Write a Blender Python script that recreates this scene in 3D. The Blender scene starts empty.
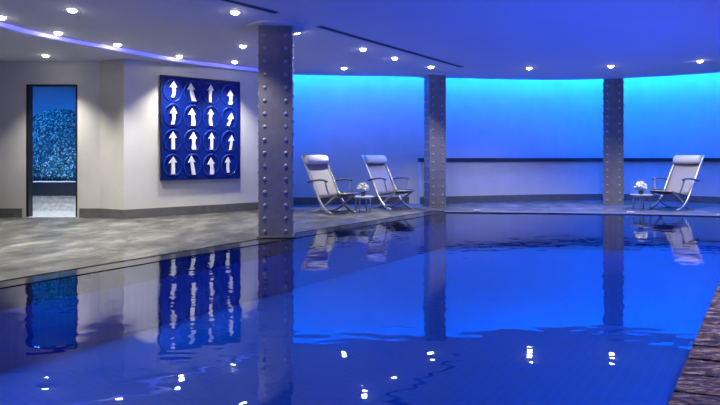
import bpy, bmesh, math, random
from mathutils import Vector, Matrix
random.seed(7)
S = bpy.context.scene
C = S.collection
PI = math.pi
R = math.radians

# ------------------------------------------------------------------ materials
def new_mat(name):
    m = bpy.data.materials.new(name); m.use_nodes = True
    nt = m.node_tree; b = nt.nodes['Principled BSDF']
    return m, nt, b

def mat(name, col, rough=0.5, metal=0.0, spec=0.5, var=0.0, vscale=8.0, bump=0.0, bscale=60.0, sheen=0.0):
    """plain surface with a little procedural mottling and grain"""
    m, nt, b = new_mat(name)
    b.inputs['Base Color'].default_value = (*col, 1)
    b.inputs['Roughness'].default_value = rough
    b.inputs['Metallic'].default_value = metal
    b.inputs['Specular IOR Level'].default_value = spec
    tc = nt.nodes.new('ShaderNodeTexCoord')
    if var:
        n = nt.nodes.new('ShaderNodeTexNoise'); n.inputs['Scale'].default_value = vscale; n.inputs['Detail'].default_value = 5
        nt.links.new(tc.outputs['Object'], n.inputs['Vector'])
        r = nt.nodes.new('ShaderNodeValToRGB')
        r.color_ramp.elements[0].position = .3; r.color_ramp.elements[1].position = .7
        r.color_ramp.elements[0].color = (*[c*(1-var) for c in col], 1)
        r.color_ramp.elements[1].color = (*[min(1, c*(1+var)) for c in col], 1)
        nt.links.new(n.outputs['Fac'], r.inputs['Fac']); nt.links.new(r.outputs['Color'], b.inputs['Base Color'])
    if bump:
        n2 = nt.nodes.new('ShaderNodeTexNoise'); n2.inputs['Scale'].default_value = bscale; n2.inputs['Detail'].default_value = 4
        nt.links.new(tc.outputs['Object'], n2.inputs['Vector'])
        bp = nt.nodes.new('ShaderNodeBump'); bp.inputs['Strength'].default_value = bump; bp.inputs['Distance'].default_value = .01
        nt.links.new(n2.outputs['Fac'], bp.inputs['Height']); nt.links.new(bp.outputs['Normal'], b.inputs['Normal'])
    return m

def emit(name, col, strength):
    m, nt, b = new_mat(name)
    b.inputs['Base Color'].default_value = (0.8, 0.8, 0.8, 1)
    b.inputs['Emission Color'].default_value = (*col, 1)
    b.inputs['Emission Strength'].default_value = strength
    return m

def ramp(nt, src, stops):
    r = nt.nodes.new('ShaderNodeValToRGB')
    while len(r.color_ramp.elements) < len(stops): r.color_ramp.elements.new(.5)
    for e, (p, c) in zip(r.color_ramp.elements, stops): e.position = p; e.color = (*c, 1)
    nt.links.new(src, r.inputs['Fac'])
    return r.outputs['Color']

def mapped(nt, rotz=0.0, scale=(1, 1, 1)):
    tc = nt.nodes.new('ShaderNodeTexCoord'); mp = nt.nodes.new('ShaderNodeMapping')
    mp.inputs['Rotation'].default_value = (0, 0, rotz); mp.inputs['Scale'].default_value = scale
    nt.links.new(tc.outputs['Object'], mp.inputs['Vector'])
    return mp.outputs['Vector']

def noise(nt, vec, scale, detail=5, rough=.55, dist=0.0):
    n = nt.nodes.new('ShaderNodeTexNoise')
    n.inputs['Scale'].default_value = scale; n.inputs['Detail'].default_value = detail
    n.inputs['Roughness'].default_value = rough; n.inputs['Distortion'].default_value = dist
    nt.links.new(vec, n.inputs['Vector'])
    return n.outputs['Fac']

def mixc(nt, a, b, fac, mode='MIX'):
    m = nt.nodes.new('ShaderNodeMix'); m.data_type = 'RGBA'; m.blend_type = mode
    for sock, v in ((m.inputs[6], a), (m.inputs[7], b), (m.inputs[0], fac)):
        if isinstance(v, (tuple, float, int)): sock.default_value = (*v, 1) if isinstance(v, tuple) else v
        else: nt.links.new(v, sock)
    return m.outputs[2]

POOL_ROT = math.atan2(0.7357, 1.0)          # the pool's long axis, from +Y towards +X

def stone_mat():
    m, nt, b = new_mat('grey slate deck')
    v = mapped(nt, POOL_ROT)
    vs = mapped(nt, POOL_ROT, (1.0, .55, 1))
    col = ramp(nt, noise(nt, vs, 2.6, 12, .74, .4), [(.35, (.034, .034, .031)), (.5, (.088, .088, .081)), (.65, (.21, .21, .195))])
    br = nt.nodes.new('ShaderNodeTexBrick')
    br.inputs['Scale'].default_value = 1; br.inputs['Mortar Size'].default_value = .006
    br.inputs['Brick Width'].default_value = 1.2; br.inputs['Row Height'].default_value = .6
    br.inputs['Color1'].default_value = (1, 1, 1, 1); br.inputs['Color2'].default_value = (.86, .86, .86, 1); br.inputs['Mortar'].default_value = (.62, .62, .62, 1)
    nt.links.new(v, br.inputs['Vector'])
    nt.links.new(mixc(nt, col, br.outputs['Color'], 1.0, 'MULTIPLY'), b.inputs['Base Color'])
    b.inputs['Specular IOR Level'].default_value = .55
    nt.links.new(ramp(nt, noise(nt, v, 2.3, 5), [(.3, (.26,)*3), (.75, (.55,)*3)]), b.inputs['Roughness'])
    bp = nt.nodes.new('ShaderNodeBump'); bp.inputs['Strength'].default_value = .5; bp.inputs['Distance'].default_value = .02
    nt.links.new(noise(nt, v, 9, 7, .65), bp.inputs['Height']); nt.links.new(bp.outputs['Normal'], b.inputs['Normal'])
    return m

def split_mat():
    m, nt, b = new_mat('brown split stone planks')
    vs = mapped(nt, R(16.7), (4, 13, 10))
    col = ramp(nt, noise(nt, vs, 1.7, 12, .78, .4), [(.41, (.022, .013, .014)), (.49, (.17, .095, .075)), (.54, (.38, .23, .17)), (.62, (.85, .70, .60))])  # stone grain; the palest stops put highlight contrast into the colour
    nt.links.new(col, b.inputs['Base Color'])
    b.inputs['Roughness'].default_value = .25
    bp = nt.nodes.new('ShaderNodeBump'); bp.inputs['Strength'].default_value = 1.0; bp.inputs['Distance'].default_value = .12
    nt.links.new(noise(nt, vs, 1.5, 9, .7, .4), bp.inputs['Height']); nt.links.new(bp.outputs['Normal'], b.inputs['Normal'])
    return m

def tile_mat(name, c1, c2, mortar, size, rough=.3):
    m, nt, b = new_mat(name)
    v = mapped(nt, POOL_ROT)
    br = nt.nodes.new('ShaderNodeTexBrick')
    br.offset = 0.0
    br.inputs['Scale'].default_value = 1; br.inputs['Mortar Size'].default_value = size*.07
    br.inputs['Brick Width'].default_value = size; br.inputs['Row Height'].default_value = size
    br.inputs['Color1'].default_value = (*c1, 1); br.inputs['Color2'].default_value = (*c2, 1); br.inputs['Mortar'].default_value = (*mortar, 1)
    nt.links.new(v, br.inputs['Vector'])
    nt.links.new(br.outputs['Color'], b.inputs['Base Color'])
    b.inputs['Roughness'].default_value = rough
    return m

def mosaic_mat():
    """small glass mosaic, every tessera with its own tint and tilt"""
    m, nt, b = new_mat('blue glass mosaic')
    tc = nt.nodes.new('ShaderNodeTexCoord')
    vo = nt.nodes.new('ShaderNodeTexVoronoi'); vo.inputs['Scale'].default_value = 38; vo.inputs['Randomness'].default_value = .55
    nt.links.new(tc.outputs['Object'], vo.inputs['Vector'])
    sep = nt.nodes.new('ShaderNodeSeparateColor'); nt.links.new(vo.outputs['Color'], sep.inputs['Color'])
    nt.links.new(ramp(nt, sep.outputs['Red'], [(.0, (.008, .05, .10)), (.5, (.02, .16, .26)), (.8, (.08, .40, .52)), (1.0, (.75, .9, .95))]), b.inputs['Base Color'])
    b.inputs['Metallic'].default_value = .55; b.inputs['Roughness'].default_value = .25
    bp = nt.nodes.new('ShaderNodeBump'); bp.inputs['Strength'].default_value = 1.0; bp.inputs['Distance'].default_value = .03
    nt.links.new(vo.outputs['Distance'], bp.inputs['Height']); nt.links.new(bp.outputs['Normal'], b.inputs['Normal'])
    return m

def water_mat():
    m = bpy.data.materials.new('pool water'); m.use_nodes = True
    nt = m.node_tree; nt.nodes.clear()
    out = nt.nodes.new('ShaderNodeOutputMaterial')
    mix = nt.nodes.new('ShaderNodeMixShader'); gl = nt.nodes.new('ShaderNodeBsdfGlossy'); tr = nt.nodes.new('ShaderNodeBsdfTransparent')
    gl.inputs['Roughness'].default_value = .012; gl.inputs['Color'].default_value = (.92, .95, 1, 1)
    tr.inputs['Color'].default_value = (.26, .70, .97, 1)
    fr = nt.nodes.new('ShaderNodeFresnel')
    # the same reflectance from above and from below, so lamp light enters and leaves the pool alike
    ge = nt.nodes.new('ShaderNodeNewGeometry'); io = nt.nodes.new('ShaderNodeMix'); io.data_type = 'FLOAT'
    io.inputs[2].default_value = WATER_IOR; io.inputs[3].default_value = 1/WATER_IOR
    nt.links.new(ge.outputs['Backfacing'], io.inputs[0]); nt.links.new(io.outputs[0], fr.inputs['IOR'])
    tc = nt.nodes.new('ShaderNodeTexCoord')
    mp = nt.nodes.new('ShaderNodeMapping'); mp.inputs['Scale'].default_value = (.8, 1.3, 1)
    nt.links.new(tc.outputs['Object'], mp.inputs['Vector'])
    n = noise(nt, mp.outputs['Vector'], 2.6, 2.0, .5)
    bp = nt.nodes.new('ShaderNodeBump'); bp.inputs['Strength'].default_value = 1.0; bp.inputs['Distance'].default_value = WATER_BUMP
    nt.links.new(n, bp.inputs['Height'])
    nt.links.new(bp.outputs['Normal'], gl.inputs['Normal'])
    nt.links.new(fr.outputs['Fac'], mix.inputs['Fac'])
    nt.links.new(tr.outputs['BSDF'], mix.inputs[1]); nt.links.new(gl.outputs['BSDF'], mix.inputs[2])
    nt.links.new(mix.outputs['Shader'], out.inputs['Surface'])
    return m

WATER_IOR, WATER_BUMP = 2.25, .004
BLUE = (0.002, 0.112, 1.0)
M = dict(
    plaster=mat('warm white plaster', (.62, .61, .57), .7, var=.04, vscale=3),
    ceil=mat('white ceiling paint', (.66, .66, .68), .75, var=.02, vscale=2),
    base=mat('grey stone skirting', (.13, .13, .13), .16, spec=.8, var=.15, vscale=9),
    cap=mat('dark navy ledge', (.035, .035, .045), .35),
    steel=mat('painted riveted steel', (.185, .178, .185), .42, spec=.6, var=.12, vscale=7, bump=.35, bscale=22),
    rivet=mat('rivet steel', (.34, .335, .34), .3, spec=.7),
    stone=stone_mat(), split=split_mat(),
    groove=mat('dark joint', (.02, .018, .02), .8),
    overflow=mat('wet dark coping stone', (.028, .029, .03), .1, spec=.7, var=.35, vscale=5, bump=.12, bscale=7),
    coping=mat('pale coping stone', (.15, .15, .15), .3, var=.2, vscale=6),
    pfloor=tile_mat('pool floor mosaic', (.003, .085, .44), (.002, .07, .38), (.008, .14, .54), .075),
    pwall=tile_mat('pool wall mosaic', (.05, .09, .30), (.042, .075, .26), (.08, .13, .34), .075),
    frame=mat('dark bronze door frame', (.035, .032, .034), .35, metal=.5),
    mosaic=mosaic_mat(),
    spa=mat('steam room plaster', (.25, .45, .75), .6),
    bench=mat('black bench stone', (.012, .016, .03), .25),
    pale=mat('pale wet stone', (.55, .53, .50), .18, var=.25, vscale=14, bump=.3, bscale=20),
    vent=mat('black slot', (.012, .012, .018), .6),
    ventrim=mat('vent frame', (.30, .30, .33), .5),
    white=mat('white lamp trim', (.8, .8, .8), .4),
    art=mat('cobalt lacquer panel', (.001, .014, .17), .45, spec=.2, bump=.5, bscale=14, var=.12, vscale=5),
    ring=mat('cobalt relief ring', (.008, .035, .32), .25, spec=.5),
    arrow=mat('white porcelain', (.86, .85, .86), .4, bump=.15, bscale=18),
    artedge=mat('dark panel edge', (.004, .006, .05), .4),
    metal=mat('satin grey metal', (.52, .52, .50), .32, metal=.75),
    darkmetal=mat('dark grey armrest', (.075, .078, .088), .35, spec=.6),
    sling=mat('taupe woven sling', (.34, .325, .33), .8, bump=.3, bscale=140, var=.06, vscale=40),
    slingdark=mat('charcoal seat sling', (.10, .085, .085), .8, bump=.3, bscale=140),  # same sling as the back, underside shadow and grazing view darkened into it
    pillow=mat('pale grey cushion', (.62, .60, .61), .85, bump=.2, bscale=90),
    tabletop=mat('pale grey tabletop', (.45, .46, .47), .3),
    petal=mat('white petals', (.88, .87, .80), .6),
    leaf=mat('green leaves', (.05, .12, .035), .5),
    vase=mat('smoky glass vase', (.10, .095, .085), .12, spec=.8),
    marker=mat('white marker tile', (.8, .82, .85), .3),
)
M['water'] = water_mat()
M['lamp'] = emit('warm lamp lens', (1.0, .93, .80), 45)
M['led'] = emit('blue cove led', BLUE, 385)
M['stepled'] = emit('dim blue groove led', (.05, .06, .85), .8)
M['spaled'] = emit('bench led', (.004, .015, .6), 1.0)
M['poolled'] = emit('underwater lamp lens', (.02, .16, 1.0), 1.5)

# ------------------------------------------------------------------ mesh helpers
def obj(name, bm, m, parent=None, smooth=False):
    me = bpy.data.meshes.new(name)
    bmesh.ops.recalc_face_normals(bm, faces=bm.faces[:])
    bm.to_mesh(me); bm.free()
    ms = m if isinstance(m, (list, tuple)) else [m]
    for x in ms: me.materials.append(x)
    if smooth:
        for p in me.polygons: p.use_smooth = True
    o = bpy.data.objects.new(name, me); C.objects.link(o)
    if parent is not None: o.parent = parent
    return o

def tag(o, label, cat, group=None, kind=None):
    o['label'] = label; o['category'] = cat
    if group: o['group'] = group
    if kind: o['kind'] = kind
    return o

def struct(name, bm, m, parent=None, smooth=False):
    o = obj(name, bm, m, parent, smooth); o['kind'] = 'structure'; return o

def thing(name, label, cat, loc=(0, 0, 0), rz=0.0, group=None):
    o = bpy.data.objects.new(name, None); C.objects.link(o)
    o.empty_display_size = .1
    o.location = loc; o.rotation_euler = (0, 0, rz)
    return tag(o, label, cat, group, 'thing')

def dup(root, loc, rz, label):
    r = root.copy(); C.objects.link(r); r.location = loc; r.rotation_euler = (0, 0, rz); r['label'] = label
    for ch in list(root.children):
        c = ch.copy(); C.objects.link(c); c.parent = r
        for g in ch.children:
            d = g.copy(); C.objects.link(d); d.parent = c
    return r

def box(bm, c, s, mtx=None, bev=0.0, mi=0):
    vs = [Vector((c[0]+sx*s[0]/2, c[1]+sy*s[1]/2, c[2]+sz*s[2]/2)) for sx in (-1, 1) for sy in (-1, 1) for sz in (-1, 1)]
    if mtx is not None: vs = [mtx @ v for v in vs]
    v = [bm.verts.new(p) for p in vs]
    fs = [bm.faces.new([v[i] for i in q]) for q in ((0, 1, 3, 2), (4, 6, 7, 5), (0, 4, 5, 1), (2, 3, 7, 6), (0, 2, 6, 4), (1, 5, 7, 3))]
    for f in fs: f.material_index = mi
    if bev:
        es = list({e for f in fs for e in f.edges})
        bmesh.ops.bevel(bm, geom=es, offset=bev, segments=2, affect='EDGES', profile=.5)
    return fs

def prism(bm, pts, z0, z1):
    lo = [bm.verts.new((x, y, z0)) for x, y in pts]; hi = [bm.verts.new((x, y, z1)) for x, y in pts]
    n = len(pts)
    f0 = bm.faces.new(lo); f1 = bm.faces.new(hi)
    for i in range(n): bm.faces.new((lo[i], lo[(i+1) % n], hi[(i+1) % n], hi[i]))
    f0.normal_update(); f1.normal_update()
    bmesh.ops.triangulate(bm, faces=[f0, f1])

def ribbon(bm, pts, off, z0, z1):
    """solid band along a polyline: thickness `off` to the left of travel, from z0 to z1"""
    inn = [Vector((x, y)) for x, y in pts]; out = offset(pts, off)
    q = [[bm.verts.new((p[0], p[1], z)) for p in line] for line in (inn, out) for z in (z0, z1)]
    n = len(pts)
    for i in range(n-1):
        for a, b in ((0, 1), (1, 3), (3, 2), (2, 0)):
            bm.faces.new((q[a][i], q[a][i+1], q[b][i+1], q[b][i]))
    for i in (0, n-1): bm.faces.new((q[0][i], q[1][i], q[3][i], q[2][i]))

def offset(pts, d):
    P = [Vector(p) for p in pts]; res = []
    for i, p in enumerate(P):
        a = (P[i]-P[i-1]).normalized() if i else None
        b = (P[i+1]-P[i]).normalized() if i < len(P)-1 else None
        na = Vector((-a.y, a.x)) if a else None; nb = Vector((-b.y, b.x)) if b else None
        if na is None: n = nb
        elif nb is None: n = na
        else:
            n = (na+nb).normalized(); n = n/max(.4, n.dot(na))
        res.append(p+n*d)
    return res

def spline(pts, k=6):
    """Catmull-Rom through points"""
    P = [Vector(p) for p in pts]; P = [P[0]*2-P[1]]+P+[P[-1]*2-P[-2]]; out = []
    for i in range(1, len(P)-2):
        for j in range(k):
            t = j/k; a, b, c, d = P[i-1:i+3]
            out.append(.5*((2*b)+(c-a)*t+(2*a-5*b+4*c-d)*t*t+(3*b-a-3*c+d)*t**3))
    out.append(P[-2]); return out

def tube(bm, pts, r, seg=8, flat=1.0, side=None):
    """tube through 3-D points; `flat` scales the section along `side`"""
    P = [Vector(p) for p in pts]; rings = []
    for i, p in enumerate(P):
        t = (P[min(i+1, len(P)-1)]-P[max(i-1, 0)]).normalized()
        s = Vector(side) if side else (Vector((0, 0, 1)) if abs(t.z) < .9 else Vector((1, 0, 0)))
        s = (s - t*s.dot(t)).normalized(); u = t.cross(s)
        rr = r[i] if isinstance(r, (list, tuple)) else r
        rings.append([bm.verts.new(p + s*math.cos(a)*rr*flat + u*math.sin(a)*rr) for a in [2*PI*j/seg for j in range(seg)]])
    for a, b in zip(rings, rings[1:]):
        for j in range(seg): bm.faces.new((a[j], a[(j+1) % seg], b[(j+1) % seg], b[j]))
    bm.faces.new(rings[0][::-1]); bm.faces.new(rings[-1])

def lathe(bm, prof, seg=24, c=(0, 0, 0)):
    rings = []
    for r, z in prof:
        rings.append([bm.verts.new((c[0]+r*math.cos(2*PI*j/seg), c[1]+r*math.sin(2*PI*j/seg), c[2]+z)) for j in range(seg)])
    for a, b in zip(rings, rings[1:]):
        for j in range(seg): bm.faces.new((a[j], a[(j+1) % seg], b[(j+1) % seg], b[j]))
    bm.faces.new(rings[0][::-1]); bm.faces.new(rings[-1])

def dome(bm, c, r, n, seg=10):
    """rivet head of radius r at c, facing n"""
    n = Vector(n).normalized(); q = n.to_track_quat('Z', 'Y').to_matrix(); rings = []
    for rr, h in ((1, -.2), (1, .12), (.86, .42), (.5, .64)):
        rings.append([bm.verts.new(Vector(c)+q @ Vector((r*rr*math.cos(2*PI*j/seg), r*rr*math.sin(2*PI*j/seg), r*h))) for j in range(seg)])
    for a, b in zip(rings, rings[1:]):
        for j in range(seg): bm.faces.new((a[j], a[(j+1) % seg], b[(j+1) % seg], b[j]))
    bm.faces.new(rings[-1]); bm.faces.new(rings[0][::-1])

def new(): return bmesh.new()

# ------------------------------------------------------------------ plan of the place (metres, camera at the origin looking along +Y)
CZ, SOF, WZ = 2.92, 2.845, -.014
LN, RN = (-3.96, 3.50), (-.02, .60)                        # near corners of the pool
LF, RF = (1.70, 11.18), (7.10, 10.27)                      # far corners
FAR = [LF, (3.4, 11.03), (5.19, 10.80), (6.3, 10.52), RF]
pool = [RN] + FAR[::-1] + [LN]                             # counter-clockwise from the near right corner
left_dir = Vector((.5926, .8055))                          # along the pool
left_n = Vector((-.8055, .5926))                           # away from the pool on the left

door_wall_y = 10.2
jog = [(-4.74, 10.2), (-4.19, 9.94)]
art_a, art_b = Vector((-4.19, 9.94)), Vector((-1.50, 12.095))
back = [tuple(p) for p in spline([(-2.75, 12.95), (-1.62, 12.97), (-.1, 13.06), (1.15, 13.20), (2.25, 13.5), (4.0, 14.02), (5.5, 14.28), (6.85, 14.25), (8.43, 13.35), (9.7, 11.7), (10.6, 9.6), (11.0, 7.0)], 5)]
edge = [tuple(p) for p in spline([(-1.5, 12.42), (-.3, 12.54), (.91, 12.68), (2.33, 12.97), (4.49, 13.24), (5.6, 13.08), (6.78, 12.66), (7.75, 12.06), (8.75, 11.0), (9.6, 9.3), (10.0, 7.0)], 5)]
step = [tuple(p) for p in spline([(-4.0, -4.0), (-4.55, 2.0), (-4.86, 5.2), (-4.82, 7.49), (-4.51, 8.42), (-3.97, 9.31), (-3.36, 10.29), (-2.66, 10.98), (-2.1, 11.46), (-1.5, 12.05)], 5)]

# floor: deck around the pool, with the overflow strip cut out along the left edge
ov_w = .25
ovL = [tuple(Vector(LN)+left_n*ov_w), tuple(Vector(LF)+left_n*ov_w+left_dir*0)]
cop = .30
farC = [tuple(p) for p in offset(FAR, cop)]                # far coping strip, outside the pool
ovLF = (farC[0][0]-.28, farC[0][1]-.02)
bm = new()
prism(bm, [(-8, -4), (-8, 13.2), (-2.8, 13.2), ovLF, ovL[0], (-4.11, 3.4), tuple(Vector(LN)), tuple(Vector(RN)), (-.02, -4)], -.25, 0)
struct('floor', bm, M['stone'])
bm = new()
bk = [p for p in back if p[1] >= 7.0]
prism(bm, [ovLF] + farC + [(7.35, 10.45), (11.0, 7.0)] + bk[::-1] + [(-2.8, 13.2)], -.25, 0)
struct('floor_far', bm, M['stone'])

# right deck of split stone planks, each plank a slab of one laid surface
bm = new()
prism(bm, [(-.02, -4), RN, RF, (7.35, 10.45), (11, 7), (11, -4)], -.25, -.02)
fr = struct('floor_right', bm, M['groove'])
bm = new()
v0 = Vector(RN); ax = left_dir; cr = Vector((.958, -.287))
L = (Vector(RF)-v0).length
s = -1.0
while s < L:
    w = .27
    w2 = min(w, L-s)
    for k in range(5):
        a0, a1 = (k*1.15, (k+1)*1.15) if not (round(s/w) % 2) else (max(0, (k-.5)*1.15), (k+.5)*1.15)
        g = .014
        if s < 0 and k == 0 and a0 == 0: pass
        cs = [v0+ax*(s+g)+cr*(a0+(g if a0 else 0)), v0+ax*(s+w2-g)+cr*(a0+(g if a0 else 0)), v0+ax*(s+w2-g)+cr*(a1-g), v0+ax*(s+g)+cr*(a1-g)]
        if max(c.x for c in cs) > 10.9 or min(c.y for c in cs) < -3.9: continue
        prism(bm, [tuple(c) for c in cs], -.02, random.uniform(.0, .006))
    s += w
struct('paving', bm, M['split'], fr)

cr = Vector((.8055, -.5926))
# wet overflow strip on the left, coping along the far side
bm = new(); prism(bm, [LN, LF, ovLF, ovL[0]], -.2, -.007)
struct('trim_1', bm, M['overflow'])
bm = new(); ribbon(bm, FAR, cop, -.2, .004)
struct('trim_2', bm, M['coping'])
for (x, y), lab in zip(((2.36, 11.29), (5.28, 10.93), (6.78, 10.50)),
                       ('small white marker on the far pool coping, nearest the corner column',
                        'small white marker on the far pool coping below the round table at the right',
                        'small white marker on the far pool coping in front of the lone lounge chair')):
    bm = new(); box(bm, (0, 0, .014), (.13, .09, .028), bev=.003)
    o = obj('pool_marker', bm, M['marker']); o.location = (x, y, .004); o.rotation_euler = (0, 0, -.09 if x < 4 else -.25)
    tag(o, lab, 'marker', 'markers along the far coping', 'thing')

# ------------------------------------------------------------------ pool basin and water
PD = -.70
pb = thing('swimming_pool', 'sunken swimming pool basin lined with small blue mosaic tiles', 'pool', (0, 0, 0))
bm = new()
prism(bm, pool, PD-.1, PD)
obj('pool_floor', bm, M['pfloor'], pb)
for seg in ([LN, LF][::-1], FAR[::-1], [RN, LN][::-1], [RF, RN][::-1]):
    bm = new(); ribbon(bm, seg, -.06, PD-.1, -.2)
    obj('pool_wall', bm, M['pwall'], pb)
    bm = new(); ribbon(bm, seg, -.012, -.2, -.05)
    obj('pool_wall', bm, M['pwall'], pb)
def ledge(w0, w1, top):
    a = Vector(RN)+left_dir*.02; b = Vector(RF)-left_dir*.35
    bm = new(); prism(bm, [tuple(a-cr*w0), tuple(b-cr*w0), tuple(b-cr*w1), tuple(a-cr*w1)], PD, top)
    obj('pool_step', bm, M['pfloor'], pb)
ledge(.0, .71, -.48); ledge(.71, 1.56, -.60)
bm = new()
vv = [bm.verts.new((x, y, WZ)) for x, y in pool]; bm.faces.new(vv)
w = obj('water', bm, M['water']); tag(w, 'calm blue pool water mirroring the lounge chairs and columns', 'water', kind='stuff')

# ------------------------------------------------------------------ ceiling
bm = new()
right_tail = [(10.0, -4.0)]
prism(bm, step + edge + right_tail, CZ, CZ+.10)
struct('ceiling', bm, M['ceil'])
bm = new()
prism(bm, step + [(-1.5, 12.3), (-1.62, 12.3), (-1.62, 13.2), (-8, 13.2), (-8, -4)], SOF, CZ-.0) if False else None
sof_in = [tuple(p) for p in offset(step, .035)]
prism(bm, sof_in[:-1] + [(-1.56, 12.12), (-4.19, 10.02), (-4.74, 10.25), (-8, 10.25), (-8, -4)], SOF, CZ+.10)
struct('ceiling_left', bm, M['ceil'])
bm = new(); prism(bm, [(-2.85, 12.2)] + edge + [(10.0, -4), (11.1, -4)] + [tuple(p) for p in offset(back, .1)][::-1], 3.42, 3.5)
struct('ceiling_cove', bm, M['ceil'])
bm = new(); ribbon(bm, edge, .03, CZ+.10, CZ+.16)
struct('trim_3', bm, M['ceil'])
# thin blue emissive band on the face where the ceiling steps down
bm = new(); ribbon(bm, step[3:-2], .012, SOF+.012, CZ-.006)
o = obj('groove_light', bm, M['stepled'])
for v in o.data.vertices: pass
tag(o, 'thin curved blue light line along the ceiling step on the left', 'light', kind='thing')

# ------------------------------------------------------------------ walls
def wall_quad(name, a, b, z0, z1, th=.1, m='plaster'):
    bm = new(); ribbon(bm, [a, b], th, z0, z1); return struct(name, bm, M[m])
dx0, dx1, dh = -6.07, -5.15, 2.42
bm = new()
for a, b, z0, z1 in ((-8, dx0, -.2, SOF+.02), (dx1, -4.74, -.2, SOF+.02), (dx0, dx1, dh, SOF+.02)):
    box(bm, ((a+b)/2, door_wall_y+.06, (z0+z1)/2), (b-a, .12, z1-z0))
struct('wall_left', bm, M['plaster'])
bm = new(); ribbon(bm, [jog[0], jog[1]], .1, -.2, SOF+.02); struct('wall_return', bm, M['plaster'])
bm = new(); ribbon(bm, [tuple(art_a), tuple(art_b), (-2.7, 12.45), (-2.7, 13.1)], .1, -.2, 3.45); struct('wall_art', bm, M['plaster'])
bm = new(); ribbon(bm, back, .1, -.2, 3.45); struct('wall_back', bm, M['plaster'])
wall_quad('wall_right', (11.0, 7.0), (11.0, -4.0), -.2, 3.45)
wall_quad('wall_rear', (11.0, -4.0), (-8.0, -4.0), -.2, 3.0)
wall_quad('wall_side', (-8.0, -4.0), (-8.0, 10.3), -.2, 3.0)
# raised lower wall with its dark ledge, starting right of the second chair
lw = [p for p in back if p[0] > 1.16 and p[1] > 7.0]
low = [(float(p[0]), float(p[1])) for p in lw]
bm = new(); ribbon(bm, low, -.13, 0, .985); struct('wall_lower', bm, M['plaster'])
bm = new(); ribbon(bm, low, -.16, .985, 1.075); struct('trim_4', bm, M['cap'])
# baseboards
def baseb(name, pts, h=.165, t=-.03):
    bm = new(); ribbon(bm, pts, t, 0.0, h); struct(name, bm, M['base'])
baseb('baseboard_left', [(-8, 10.2), (dx0-.08, 10.2)])
baseb('baseboard_return', [(dx1+.05, 10.2), (-4.745, 10.2), (-4.19, 9.94), tuple(art_b)])
baseb('baseboard_back', [p for p in back if p[0] <= 1.16])
baseb('baseboard_lower', [tuple(p) for p in offset(low, -.13)])

# ------------------------------------------------------------------ doorway and steam room
d = bpy.data.objects.new('door_1', None); C.objects.link(d); d['kind'] = 'structure'; d.location = (0, 0, 0)
bm = new()
box(bm, (dx0+.022, 10.25, dh/2), (.044, .13, dh), bev=.004)
box(bm, (dx1-.012, 10.25, dh/2), (.024, .13, dh), bev=.004)
box(bm, ((dx0+dx1)/2, 10.25, dh-.016), (dx1-dx0, .13, .032), bev=.004)
o = obj('door_frame', bm, M['frame'], d); o['kind'] = 'structure'
bm = new(); box(bm, ((dx0+dx1)/2, 10.26, .006), (dx1-dx0, .3, .016)); o = obj('threshold', bm, M['pale'], d); o['kind'] = 'structure'
bm = new(); prism(bm, [(-8.4, 10.32), (-4.95, 10.32), (-4.95, 12.6), (-8.4, 12.6)], -.2, .006); struct('floor_steam_room', bm, M['pale'])
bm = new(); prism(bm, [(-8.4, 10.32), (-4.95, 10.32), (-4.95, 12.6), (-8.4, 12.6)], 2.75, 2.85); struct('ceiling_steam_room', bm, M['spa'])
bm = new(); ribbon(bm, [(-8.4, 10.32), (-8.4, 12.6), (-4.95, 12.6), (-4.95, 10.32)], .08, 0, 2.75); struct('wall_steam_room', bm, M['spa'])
# mosaic clad apse wall with a rounded top
t = thing('mosaic_screen', 'glittering blue mosaic wall with rounded top inside the doorway', 'mosaic wall')
bm = new()
cx, cy, nU, nV = -6.35, 12.42, 28, 14
rows = []
for j in range(nV+1):
    f = j/nV; row = []
    for i in range(nU+1):
        a = PI*i/nU; hz = math.cos(a)
        top = .60+1.52*math.sqrt(max(0, 1-(abs(hz)**2.6)))**.8 if abs(hz) < 1 else .6
        z = .60+(top-.60)*f
        dep = .75*math.sin(a)*(1-.35*f**3)
        row.append(bm.verts.new((cx-1.15*hz, cy-dep, z)))
    rows.append(row)
for a, b in zip(rows, rows[1:]):
    for i in range(nU): bm.faces.new((a[i], a[i+1], b[i+1], b[i]))
bmesh.ops.remove_doubles(bm, verts=bm.verts[:], dist=.001)
ms = obj('mosaic_shell', bm, M['mosaic'], t, smooth=True)
sm = ms.modifiers.new('thick', 'SOLIDIFY'); sm.thickness = .06
bm = new(); box(bm, (-6.6, 11.80, .45), (3.2, .86, .28), bev=.01)
bn = thing('steam_bench', 'low black bench with pale base inside the lit doorway', 'bench')
obj('seat', bm, M['bench'], bn)
bm = new(); box(bm, (-6.6, 11.85, .155), (3.2, .86, .31)); obj('base', bm, M['pale'], bn)
bm = new(); box(bm, (-6.6, 11.365, .585), (3.2, .012, .025))
bm2 = new(); bm.free(); box(bm2, (-6.6, 11.385, .60), (3.2, .02, .02)); o = obj('light_strip', bm2, M['spaled'], bn)

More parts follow.
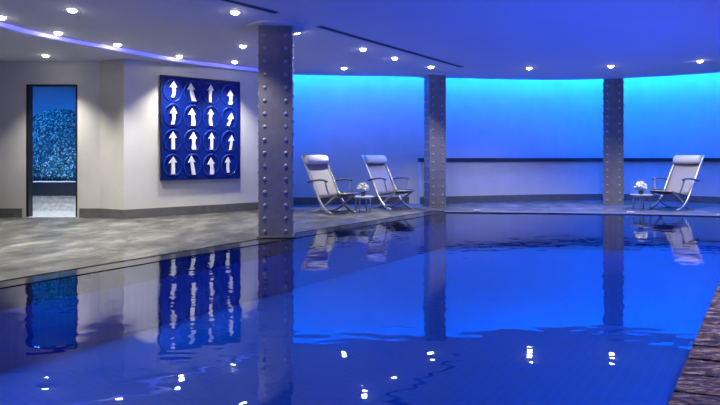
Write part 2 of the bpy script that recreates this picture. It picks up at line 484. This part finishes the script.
# ------------------------------------------------------------------ riveted columns
def column(loc, rz, wx, wy, label, pitch=.178):
    t = thing('steel_column', label, 'column', (loc[0], loc[1], 0), rz, 'riveted steel columns')
    H = 3.4
    bm = new()
    box(bm, (0, 0, H/2), (wx-.05, wy-.05, H))
    fl = .022
    for sy in (-1, 1): box(bm, (0, sy*(wy/2-fl/2), H/2), (wx, fl, H), bev=.003)
    for sx in (-1, 1): box(bm, (sx*(wx/2-fl/2), 0, H/2), (fl, wy-.05, H))
    obj('shaft', bm, M['steel'], t)
    bm = new()
    for sy in (-1, 1):
        box(bm, (0, sy*(wy/2+.004), .77), (wx-.004, .008, 1.50), bev=.002)
    obj('cover_plate', bm, M['steel'], t)
    bm = new(); dome(bm, (0, 0, 0), .026, (0, -1, 0)); first = obj('rivet', bm, M['rivet'], t, smooth=True)
    bk_ = new(); z = .09; used = False
    while z < 2.88:
        off = .008 if z < 1.5 else 0
        for sx in (-1, 1):
            r_ = first if not used else first.copy()
            if used: C.objects.link(r_); r_.parent = t
            used = True
            r_.location = (sx*(wx/2-.085), -wy/2-off, z)
            for sy in (-1, 1):
                r_ = first.copy(); C.objects.link(r_); r_.parent = t
                r_.location = (sx*wx/2, sy*(wy/2-.075), z+pitch/2); r_.rotation_euler = (0, 0, sx*PI/2)
            dome(bk_, (sx*(wx/2-.085), wy/2+off, z), .026, (0, 1, 0))
        z += pitch
    o = obj('rear_rivets', bk_, M['rivet'], t, smooth=True); o['kind'] = 'stuff'
    bm = new(); box(bm, (0, 0, .012), (wx+.05, wy+.05, .024), bev=.004); obj('base_plate', bm, M['steel'], t)
    return t
def collar(loc, r):
    bm = new(); lathe(bm, [(r, 0), (r, .028), (r-.02, .03)], 48)
    o = obj('trim_5', bm, M['ceil']); o.location = (loc[0], loc[1], CZ-.028); o['kind'] = 'structure'; return o
col1, col2, col3 = (-1.17, 7.83), (1.66, 12.42), (5.98, 13.22)
column(col1, R(4.5), .455, .40, 'riveted grey steel column standing at the left pool edge, widest of the three')
column(col2, R(14), .385, .34, 'riveted grey steel column at the far pool corner beside the pair of lounge chairs')
column(col3, R(-24), .43, .36, 'riveted grey steel column in front of the curved wall by the lone lounge chair')
collar(col1, .40); collar(col2, .36)

# ------------------------------------------------------------------ downlights
def downlight(x, y, z, label, group, e=60, spread=110, col=(1, .95, .86), blend=.9):
    t = thing('ceiling_downlight', label, 'downlight', (x, y, z), 0, group)
    bm = new(); lathe(bm, [(.055, -.002), (.08, -.006), (.086, 0), (.086, .01), (.055, .01)], 24)
    obj('trim_ring', bm, M['white'], t, smooth=True)
    bm = new(); lathe(bm, [(.050, .004), (.046, -.014), (.032, -.028), (.012, -.034)], 20); obj('lens', bm, M['lamp'], t)
    l = bpy.data.lights.new('downlight_beam', 'SPOT'); l.energy = e*DL_E; l.spot_size = R(spread); l.spot_blend = blend
    l.color = col; l.shadow_soft_size = .05
    lo = bpy.data.objects.new('downlight_beam', l); C.objects.link(lo); lo.parent = t; lo.location = (0, 0, -.06)
    return t
G = 'recessed ceiling downlights'
DL_E = 3.3
DL = [
 (-3.56, 6.93, CZ, 'bright recessed downlight in the upper left ceiling, well inside the curved step', 70),
 (-4.66, 7.28, CZ, 'recessed downlight cut by the left picture edge beside the curved ceiling step', 60),
 (-4.42, 8.20, CZ, 'recessed downlight hugging the curved step above and right of the doorway', 55),
 (-3.92, 9.06, CZ, 'recessed downlight at the ceiling step in front of the white wall corner', 60),
 (-5.40, 9.62, SOF, 'recessed downlight in the lowered ceiling directly over the doorway', 60),
 (-1.57, 7.03, CZ, 'recessed downlight next to the short slot vent, near the wide column', 65),
 (-1.92, 9.18, CZ, 'recessed downlight left of the wide column, between it and the blue artwork', 60),
 (-.92, 8.15, CZ, 'recessed downlight just right of the wide column top', 60),
 (-3.26, 10.10, CZ, 'recessed downlight washing the left half of the blue artwork', 60),
 (-2.40, 10.70, CZ, 'recessed downlight washing the right side of the blue artwork', 60),
 (.05, 9.44, CZ, 'recessed downlight beside the long slot vent, above the pool edge', 60),
 (-.33, 11.45, CZ, 'recessed downlight above the lounge chair nearest the wide column', 75),
 (.64, 10.29, CZ, 'recessed downlight right beside the long slot vent, above the second lounge chair', 75),
 (1.43, 11.30, CZ, 'recessed downlight in front of the far pool corner column top', 60),
 (3.46, 11.45, CZ, 'recessed downlight above the empty far deck between the two far columns', 60),
 (5.02, 11.20, CZ, 'recessed downlight above the far deck in front of the right column top', 60),
 (6.44, 10.60, CZ, 'recessed downlight above the lone lounge chair at the far right', 75),
]
for x, y, z, lab, e in DL: downlight(x, y, z, lab, G, e*(1.75 if -.5 < x < 1 and y > 10 else 1.15 if y > 11.1 or x > 4 else 1.35 if x < -2 else .75), 52 if -.5 < x < 1 and y > 10 else 122 if x > 2 else 98)
for x, y, lab in ((-3.9, 5.0, 'recessed downlight over the left deck, before the first visible one'),
                  (-2.75, 5.75, 'recessed downlight over the left pool edge in front of the wide column'),
                  (3.1, 3.0, 'recessed downlight over the brown split stone deck'),
                  (5.2, 5.4, 'recessed downlight over the far end of the brown split stone deck')):
    downlight(x, y, CZ, lab, G, 90 if x < 0 else 170)  # unseen downlights, added to brighten the decks and the wide column

# slot vents
def vent(a, b, label):
    a, b = Vector(a), Vector(b); Lg = (b-a).length; ang = math.atan2(b.y-a.y, b.x-a.x); m = (a+b)/2
    t = thing('slot_vent', label, 'air vent', (m.x, m.y, CZ), ang, 'slot vents in the ceiling')
    bm = new()
    for sy in (-1, 1): box(bm, (0, sy*.045, -.003), (Lg, .012, .014))
    for sx in (-1, 1): box(bm, (sx*Lg/2, 0, -.003), (.012, .1, .014))
    obj('frame', bm, M['ventrim'], t)
    bm = new(); box(bm, (0, 0, .001), (Lg-.01, .08, .006)); obj('backing', bm, M['vent'], t)
    bm = new(); box(bm, (0, 0, -.004), (Lg-.02, .010, .010)); obj('slat', bm, M['vent'], t)
vent((-2.0, 5.95), (-1.05, 7.05), 'short black slot vent in the ceiling ahead of the wide column')
vent((-.57, 7.78), (2.05, 11.30), 'long black slot vent in the ceiling running to the far pool corner')

# ------------------------------------------------------------------ blue artwork
u = (art_b-art_a).normalized(); nrm = Vector((u.y, -u.x))
ctr = art_a + u*((.645+2.21)/2)
AW, AH = 1.565, 1.92
org = Vector((ctr.x, ctr.y, 0))+Vector((nrm.x, nrm.y, 0))*.002
t = thing('wall_artwork', 'big cobalt blue relief panel with sixteen white arrows on the white wall', 'artwork', (org.x, org.y, .68), math.atan2(u.y, u.x))
bm = new(); box(bm, (0, -.022, AH/2), (AW, .044, AH), bev=.004); obj('panel', bm, M['art'], t)
bm = new()
for sx in (-1, 1): box(bm, (sx*(AW/2+.006), -.03, AH/2), (.014, .06, AH+.026))
for z in (-.006, AH+.006): box(bm, (0, -.03, z), (AW+.026, .06, .014))
obj('frame', bm, M['artedge'], t)
def arrow_bm(w, h, lean, bend, head, notch, tail):
    """flat arrow in relief, drawn on XZ, with a drifting shaft like folded cloth"""
    bm = new(); n = 9; Lp, Rp = [], []
    for i in range(n):
        f = i/(n-1); z = -h/2+f*h*(1-head)
        x = lean*(f-.5)*h + bend*math.sin(f*PI)*w
        ww = w*.5*(1+tail*(1-f)+notch*math.sin(f*9+lean*20))
        Lp.append((x-ww, z)); Rp.append((x+ww, z))
    zt = -h/2+h*(1-head); xt = lean*.5*h
    pts = Lp + [(xt-w*1.2, zt-.012), (xt+lean*.06, h/2), (xt+w*1.15, zt-.004)] + Rp[::-1]
    a = [bm.verts.new((x, 0, z)) for x, z in pts]; b = [bm.verts.new((x*.93, -.028, z)) for x, z in pts]
    f0 = bm.faces.new(a); f1 = bm.faces.new(b[::-1]); k = len(pts)
    for i in range(k): bm.faces.new((a[i], b[i], b[(i+1) % k], a[(i+1) % k]))
    f0.normal_update(); f1.normal_update()
    bmesh.ops.triangulate(bm, faces=[f0, f1])
    return bm
spec = [  # per medallion, top row first: width, height, lean, bend, head, notch, tail, dx, dz
 [(.063, .30, .05, .25, .36, .10, -.25, 0, .03), (.063, .34, -.18, -.1, .34, .06, .5, .0, .0), (.057, .34, .02, -.2, .3, .05, 0, -.02, .0), (.063, .30, .0, .1, .38, .16, .1, .02, -.05)],
 [(.063, .33, .06, .2, .36, .05, -.1, 0, 0), (.063, .33, -.06, .2, .34, .1, .4, 0, -.01), (.057, .33, -.02, -.25, .3, .08, .1, -.01, 0), (.063, .27, .25, .0, .45, .2, -.2, 0, -.02)],
 [(.063, .33, .0, .0, .34, .03, .1, 0, 0), (.066, .34, -.03, .0, .36, .18, .2, .02, 0), (.054, .33, .02, .1, .32, .03, .1, 0, 0), (.054, .29, .1, .1, .36, .04, -.1, .03, -.02)],
 [(.066, .33, .0, .0, .34, .02, .1, 0, 0), (.060, .36, -.12, .05, .33, .04, .25, .0, 0), (.063, .32, -.05, .2, .36, .14, .4, .0, -.02), (.054, .31, -.02, -.1, .33, .04, .1, -.03, .0)]]
px_, pz_ = AW/4*.965, AH/4*.965
for r in range(4):
    for c in range(4):
        x, z = (c-1.5)*px_, AH/2-(r-1.5)*pz_
        bm = new()
        rx, rz_ = .168, .205
        tilt = random.uniform(-.3, .3)
        rings = []
        for i in range(40):
            a = 2*PI*i/40; k = 1+.03*math.sin(a*2+tilt*6)
            thick = .009+.008*max(0, math.cos(a-2.3-tilt))
            rings.append((Vector((x+rx*k*math.cos(a), -.045-.012*max(0, math.cos(a-2.3-tilt)), z+rz_*k*math.sin(a))), thick, a))
        n = len(rings); vs = []
        for p, th, a in rings:
            rad = Vector((math.cos(a), 0, math.sin(a))); ou = Vector((0, -1, 0))
            vs.append([bm.verts.new(p+rad*math.cos(b)*th+ou*math.sin(b)*th) for b in [2*PI*j/6 for j in range(6)]])
        for i in range(n):
            for j in range(6): bm.faces.new((vs[i][j], vs[i][(j+1) % 6], vs[(i+1) % n][(j+1) % 6], vs[(i+1) % n][j]))
        ring = obj('medallion', bm, M['ring'], t, smooth=True)
        q = spec[r][c]
        o = obj('arrow', arrow_bm(*q[:7]), M['arrow'], ring); o.location = (x+q[7], -.043, z+q[8])
        if r == 0 and c == 0: o['label'] = 'white arrow in relief'

# ------------------------------------------------------------------ lounge chairs
def make_chair(label):
    t = thing('lounge_chair', label, 'lounge chair', (0, 0, 0), 0, 'poolside lounge chairs')
    W = .285
    for sx in (-1, 1):
        x = sx*W
        bm = new()
        pts = spline([(x, .70, 1.135), (x, .42, .70), (x, .19, .335), (x, .05, .17), (x, -.10, .06), (x, -.27, .012)], 6)
        tube(bm, pts, .020, 8, 1.35, side=(0, 1, .4))
        obj('back_rail', bm, M['metal'], t, smooth=True)
        bm = new()
        x2 = sx*(W-.045)
        pts = spline([(x2, -.34, .375), (x2, -.20, .30), (x2, .02, .16), (x2, .20, .06), (x2, .38, .012)], 6)
        tube(bm, pts, .017, 8, 1.3, side=(0, 1, .4))
        obj('cross_leg', bm, M['metal'], t, smooth=True)
        bm = new()
        tube(bm, spline([(x2, .17, .285), (x2, -.1, .335), (x2, -.40, .40)], 4), .014, 8)
        obj('seat_rail', bm, M['darkmetal'], t, smooth=True)
        bm = new(); xa = sx*(W+.035)
        tube(bm, spline([(xa, .43, .60), (xa, .27, .635), (xa, .06, .655), (xa, -.06, .652), (xa, -.13, .632)], 5), .034, 10, .55, side=(0, 0, 1))
        arm = obj('armrest', bm, M['darkmetal'], t, smooth=True)
        bm = new(); tube(bm, spline([(xa, -.085, .645), (xa-sx*.02, -.11, .50), (x2+sx*.01, -.13, .345)], 4), .017, 8)
        obj('arm_post', bm, M['metal'], t, smooth=True)
    def sheet(pr, hw, th):
        bm = new(); P = spline(pr, 5); n = len(P); g = []
        for i, p in enumerate(P):
            tn = (P[min(i+1, n-1)]-P[max(i-1, 0)]).normalized(); nn = Vector((0, -tn.z, tn.y))
            row = []
            for k in range(9):
                f = k/4-1; sag = .018*(1-f*f)
                q = p - nn*0 + Vector((0, 0, 0)); q = q + Vector((0, nn.y, nn.z))*(-sag)
                row.append((Vector((f*hw, q.y, q.z)), nn))
            g.append(row)
        up = [[bm.verts.new(p+nn*th/2) for p, nn in r] for r in g]; dn = [[bm.verts.new(p-nn*th/2) for p, nn in r] for r in g]
        for i in range(n-1):
            for k in range(8):
                bm.faces.new((up[i][k], up[i][k+1], up[i+1][k+1], up[i+1][k])); bm.faces.new((dn[i][k], dn[i+1][k], dn[i+1][k+1], dn[i][k+1]))
            for k in (0, 8): bm.faces.new((up[i][k], up[i+1][k], dn[i+1][k], dn[i][k]))
        for i in (0, n-1):
            for k in range(8): bm.faces.new((up[i][k], dn[i][k], dn[i][k+1], up[i][k+1]))
        return bm
    obj('backrest', sheet([(0, .205, .315), (0, .42, .68), (0, .692, 1.12)], W-.012, .008), M['sling'], t, smooth=True)
    obj('seat', sheet([(0, .19, .305), (0, -.1, .35), (0, -.40, .415)], W-.05, .010), M['slingdark'], t, smooth=True)
    for nm, a, b, r_, mm in (('top_bar', (-W, .686, 1.125), (W, .686, 1.125), .012, 'metal'), ('front_bar', (-W+.04, -.40, .402), (W-.04, -.40, .402), .014, 'metal'),
                             ('rear_bar', (-W+.02, .165, .30), (W-.02, .165, .30), .013, 'metal'), ('foot_bar', (-W+.03, .30, .028), (W-.03, .30, .028), .010, 'darkmetal'),
                             ('foot_bar', (-W, -.15, .045), (W, -.15, .045), .010, 'darkmetal')):
        bm = new(); tube(bm, [a, b], r_, 8); obj(nm, bm, M[mm], t, smooth=True)
    # rolled head cushion
    bm = new()
    ws = [-.282, -.28, -.272, -.255, -.13, 0, .13, .255, .272, .28, .282]; rr = [.03, .058, .076, .085, .09, .092, .09, .085, .076, .058, .03]
    rings = []
    for xx, r_ in zip(ws, rr):
        ring = []
        for j in range(16):
            a = 2*PI*j/16; yl, zl = .78*r_*math.cos(a), 1.12*r_*math.sin(a)
            ca, sa = math.cos(R(-28)), math.sin(R(-28))
            ring.append(bm.verts.new((xx, .575+yl*ca-zl*sa*1.0, 1.045+yl*sa+zl*ca)))
        rings.append(ring)
    for a, b in zip(rings, rings[1:]):
        for j in range(16): bm.faces.new((a[j], a[(j+1) % 16], b[(j+1) % 16], b[j]))
    bm.faces.new(rings[0]); bm.faces.new(rings[-1])
    hp = obj('head_cushion', bm, M['pillow'], t, smooth=True); hp['label'] = 'pale rolled head cushion'
    return t
ch = make_chair('reclined taupe lounge chair left of the small flower table, nearest the wide column')
ch.location = (-.49, 10.97, 0); ch.rotation_euler = (0, 0, R(43))
dup(ch, (.70, 11.87, 0), R(38), 'reclined taupe lounge chair right of the small flower table, next to the far corner column')
dup(ch, (6.53, 11.75, 0), R(-60), 'lone reclined taupe lounge chair on the far deck at the right')

# ------------------------------------------------------------------ side tables and flowers
def make_table(label):
    t = thing('side_table', label, 'side table', (0, 0, 0), 0, 'low side tables')
    bm = new(); lathe(bm, [(.20, .292), (.222, .296), (.226, .306), (.222, .316), (.215, .318)], 32); obj('tabletop', bm, M['tabletop'], t, smooth=False)
    for k in range(4):
        a = PI/4+k*PI/2
        bm = new(); x, y = .155*math.cos(a), .155*math.sin(a)
        tube(bm, [(x, y, .294), (x*1.04, y*1.04, .15), (x*1.08, y*1.08, 0)], [.016, .016, .014], 8); obj('leg', bm, M['metal'], t, smooth=True)
    bm = new(); lathe(bm, [(.165, .268), (.172, .268), (.172, .292), (.165, .292)], 28); obj('apron', bm, M['metal'], t)
    return t
tb = make_table('low round grey side table between the pair of lounge chairs')
tb.location = (.06, 11.22, 0); tb.rotation_euler = (0, 0, R(20))
dup(tb, (5.93, 11.78, 0), R(8), 'low round grey side table beside the lone lounge chair')

def bloom_bm(r, seed):
    rnd = random.Random(seed); bm = new()
    for k in range(9):
        a = k*2.4; el = .25+.9*k/9; rr = r*(.95-.45*k/9)
        d = Vector((math.cos(a)*math.cos(el), math.sin(a)*math.cos(el), math.sin(el)))
        q = d.to_track_quat('Z', 'Y').to_matrix()
        c = bm.verts.new(d*rr*.15); ring = []
        for j in range(8):
            b = 2*PI*j/8; ring.append(bm.verts.new(q @ Vector((rr*.55*math.cos(b), rr*.55*math.sin(b), rr*(.75+.18*math.cos(2*b)+rnd.uniform(-.05, .05))))))
        for j in range(8): bm.faces.new((c, ring[j], ring[(j+1) % 8]))
    bmesh.ops.create_icosphere(bm, subdivisions=2, radius=r*.55)
    return bm
def flowers(label, loc, sc=1.0, seed=1, light_vase=False):
    t = thing('flower_vase', label, 'flowers', loc, 0, 'flower vases on the side tables')
    bm = new(); lathe(bm, [(.036, 0), (.044, .004), (.050, .03), (.048, .075), (.040, .085), (.036, .085), (.036, .02)], 20)
    obj('vase', bm, M['vase'], t, smooth=True)
    rnd = random.Random(seed)
    pts = []
    for k in range(11):
        a = k*2.399; f = (k+.5)/11; rad = .105*math.sqrt(f); z = .10+.12*(1-f)+.03
        pts.append((rad*math.cos(a), rad*math.sin(a), z))
    base = None
    for i, p in enumerate(pts):
        if base is None:
            base = obj('bloom', bloom_bm(.052, seed), M['petal'], t); o = base
        else:
            o = base.copy(); C.objects.link(o); o.parent = t
        o.location = p; s_ = rnd.uniform(.85, 1.1); o.scale = (s_, s_, s_)
        o.rotation_euler = (p[1]*-5, p[0]*5, rnd.uniform(0, 6))
    bm = new()
    for k in range(10):
        a = k*.628+.2; d = Vector((math.cos(a), math.sin(a), 0)); s_ = Vector((-d.y, d.x, 0))
        p0 = d*.03+Vector((0, 0, .08)); p1 = d*.085+Vector((0, 0, .105)); p2 = d*.128+Vector((0, 0, .085))
        v = [bm.verts.new(p) for p in (p0, p1-s_*.022, p2, p1+s_*.022, p1+Vector((0, 0, .006)))]
        for q in ((0, 1, 4), (1, 2, 4), (2, 3, 4), (3, 0, 4)): bm.faces.new([v[j] for j in q])
    obj('foliage', bm, M['leaf'], t)
    return t
flowers('white flowers in a small vase on the table between the pair of lounge chairs', (.06, 11.22, .318), seed=3)
flowers('white flowers in a dark pot on the table beside the lone lounge chair', (5.90, 11.76, .318), seed=5)

# ------------------------------------------------------------------ cove light and unseen pool lamps added for blue on ceiling and pool floor
bm = new()
inn = [p for p in offset(back, -.40)]
inn = [tuple(p) for p in inn if p.y > 7.0]
inn[0] = (-2.55, inn[0][1])
ribbon(bm, inn, .05, 3.38, 3.40)
o = obj('cove_light', bm, M['led']); tag(o, 'long hidden blue light strip in the ceiling slot along the curved back wall', 'light', kind='thing')

def pool_lamp(p, d, label, e, cone, tilt):
    t = thing('pool_lamp', label, 'pool light', (p.x, p.y, -.30), math.atan2(d.y, d.x), 'underwater lamps')
    bm = new(); lathe(bm, [(.085, 0), (.10, 0), (.10, .02), (.085, .025)], 24)
    bmesh.ops.rotate(bm, verts=bm.verts[:], cent=(0, 0, 0), matrix=Matrix.Rotation(PI/2, 3, 'Y')); obj('bezel', bm, M['metal'], t)
    bm = new(); lathe(bm, [(.085, .004), (.08, .012), (.04, .018)], 24)
    bmesh.ops.rotate(bm, verts=bm.verts[:], cent=(0, 0, 0), matrix=Matrix.Rotation(PI/2, 3, 'Y')); obj('lens', bm, M['poolled'], t)
    l = bpy.data.lights.new('pool_beam', 'SPOT'); l.energy = e; l.spot_size = R(cone); l.spot_blend = .6; l.color = (.025, .11, 1.0); l.shadow_soft_size = .08
    lo = bpy.data.objects.new('pool_beam', l); C.objects.link(lo); lo.parent = t; lo.location = (.06, 0, 0)
    dd = Vector((1, 0, tilt)); lo.rotation_euler = dd.to_track_quat('-Z', 'Y').to_euler()
POOL_E = 390
for k, f in enumerate((.34, .58, .80)):
    p = Vector(RN).lerp(Vector(RF), f)-cr*.075
    pool_lamp(p, -cr, ['round underwater lamp in the right pool wall, nearest the near end', 'round underwater lamp midway along the right pool wall', 'round underwater lamp in the right pool wall towards the far deck'][k], POOL_E, 118, 1.15)
for f, lab in ((.25, 'round underwater lamp in the near end wall of the pool, on the stone deck side'), (.75, 'round underwater lamp in the near end wall of the pool, on the doorway side')):
    p = Vector(RN).lerp(Vector(LN), f)+left_dir*.075
    pool_lamp(p, left_dir, lab, 150, 100, -.12)

# steam room: blue light, plus an unseen spot added to brighten bench and floor
l = bpy.data.lights.new('steam_room_light', 'AREA'); l.energy = 36; l.color = (.04, .36, 1.0); l.size = .5
lo = bpy.data.objects.new('steam_room_light', l); C.objects.link(lo); lo.location = (-6.7, 11.0, 2.7)
l = bpy.data.lights.new('steam_room_spot', 'SPOT'); l.energy = 300; l.color = (.85, .95, 1.0); l.spot_size = R(80); l.spot_blend = .9; l.shadow_soft_size = .04
lo = bpy.data.objects.new('steam_room_spot', l); C.objects.link(lo); lo.location = (-6.0, 10.7, 2.7); lo.rotation_euler = (0, 0, 0)

# ------------------------------------------------------------------ world, camera, view
wd = bpy.data.worlds.new('World'); S.world = wd; wd.use_nodes = True
wd.node_tree.nodes['Background'].inputs['Color'].default_value = (.01, .012, .02, 1)
cam = bpy.data.cameras.new('camera'); co = bpy.data.objects.new('camera', cam); C.objects.link(co)
cam.sensor_width = 36; cam.lens = 28.0; cam.shift_y = -(202.5-157)/720; cam.clip_start = .02
co.location = (0, 0, 1.1); co.rotation_euler = (PI/2, 0, 0)
S.camera = co
S.view_settings.view_transform = 'Standard'; S.view_settings.look = 'None'
S.view_settings.exposure = 0.0; S.view_settings.gamma = 1; S.view_settings.use_curve_mapping = False
S.cycles.use_denoising = True
S.cycles.max_bounces = 8; S.cycles.diffuse_bounces = 4; S.cycles.glossy_bounces = 4; S.cycles.transparent_max_bounces = 8
S.cycles.caustics_reflective = False; S.cycles.caustics_refractive = False
S.cycles.sample_clamp_indirect = 6
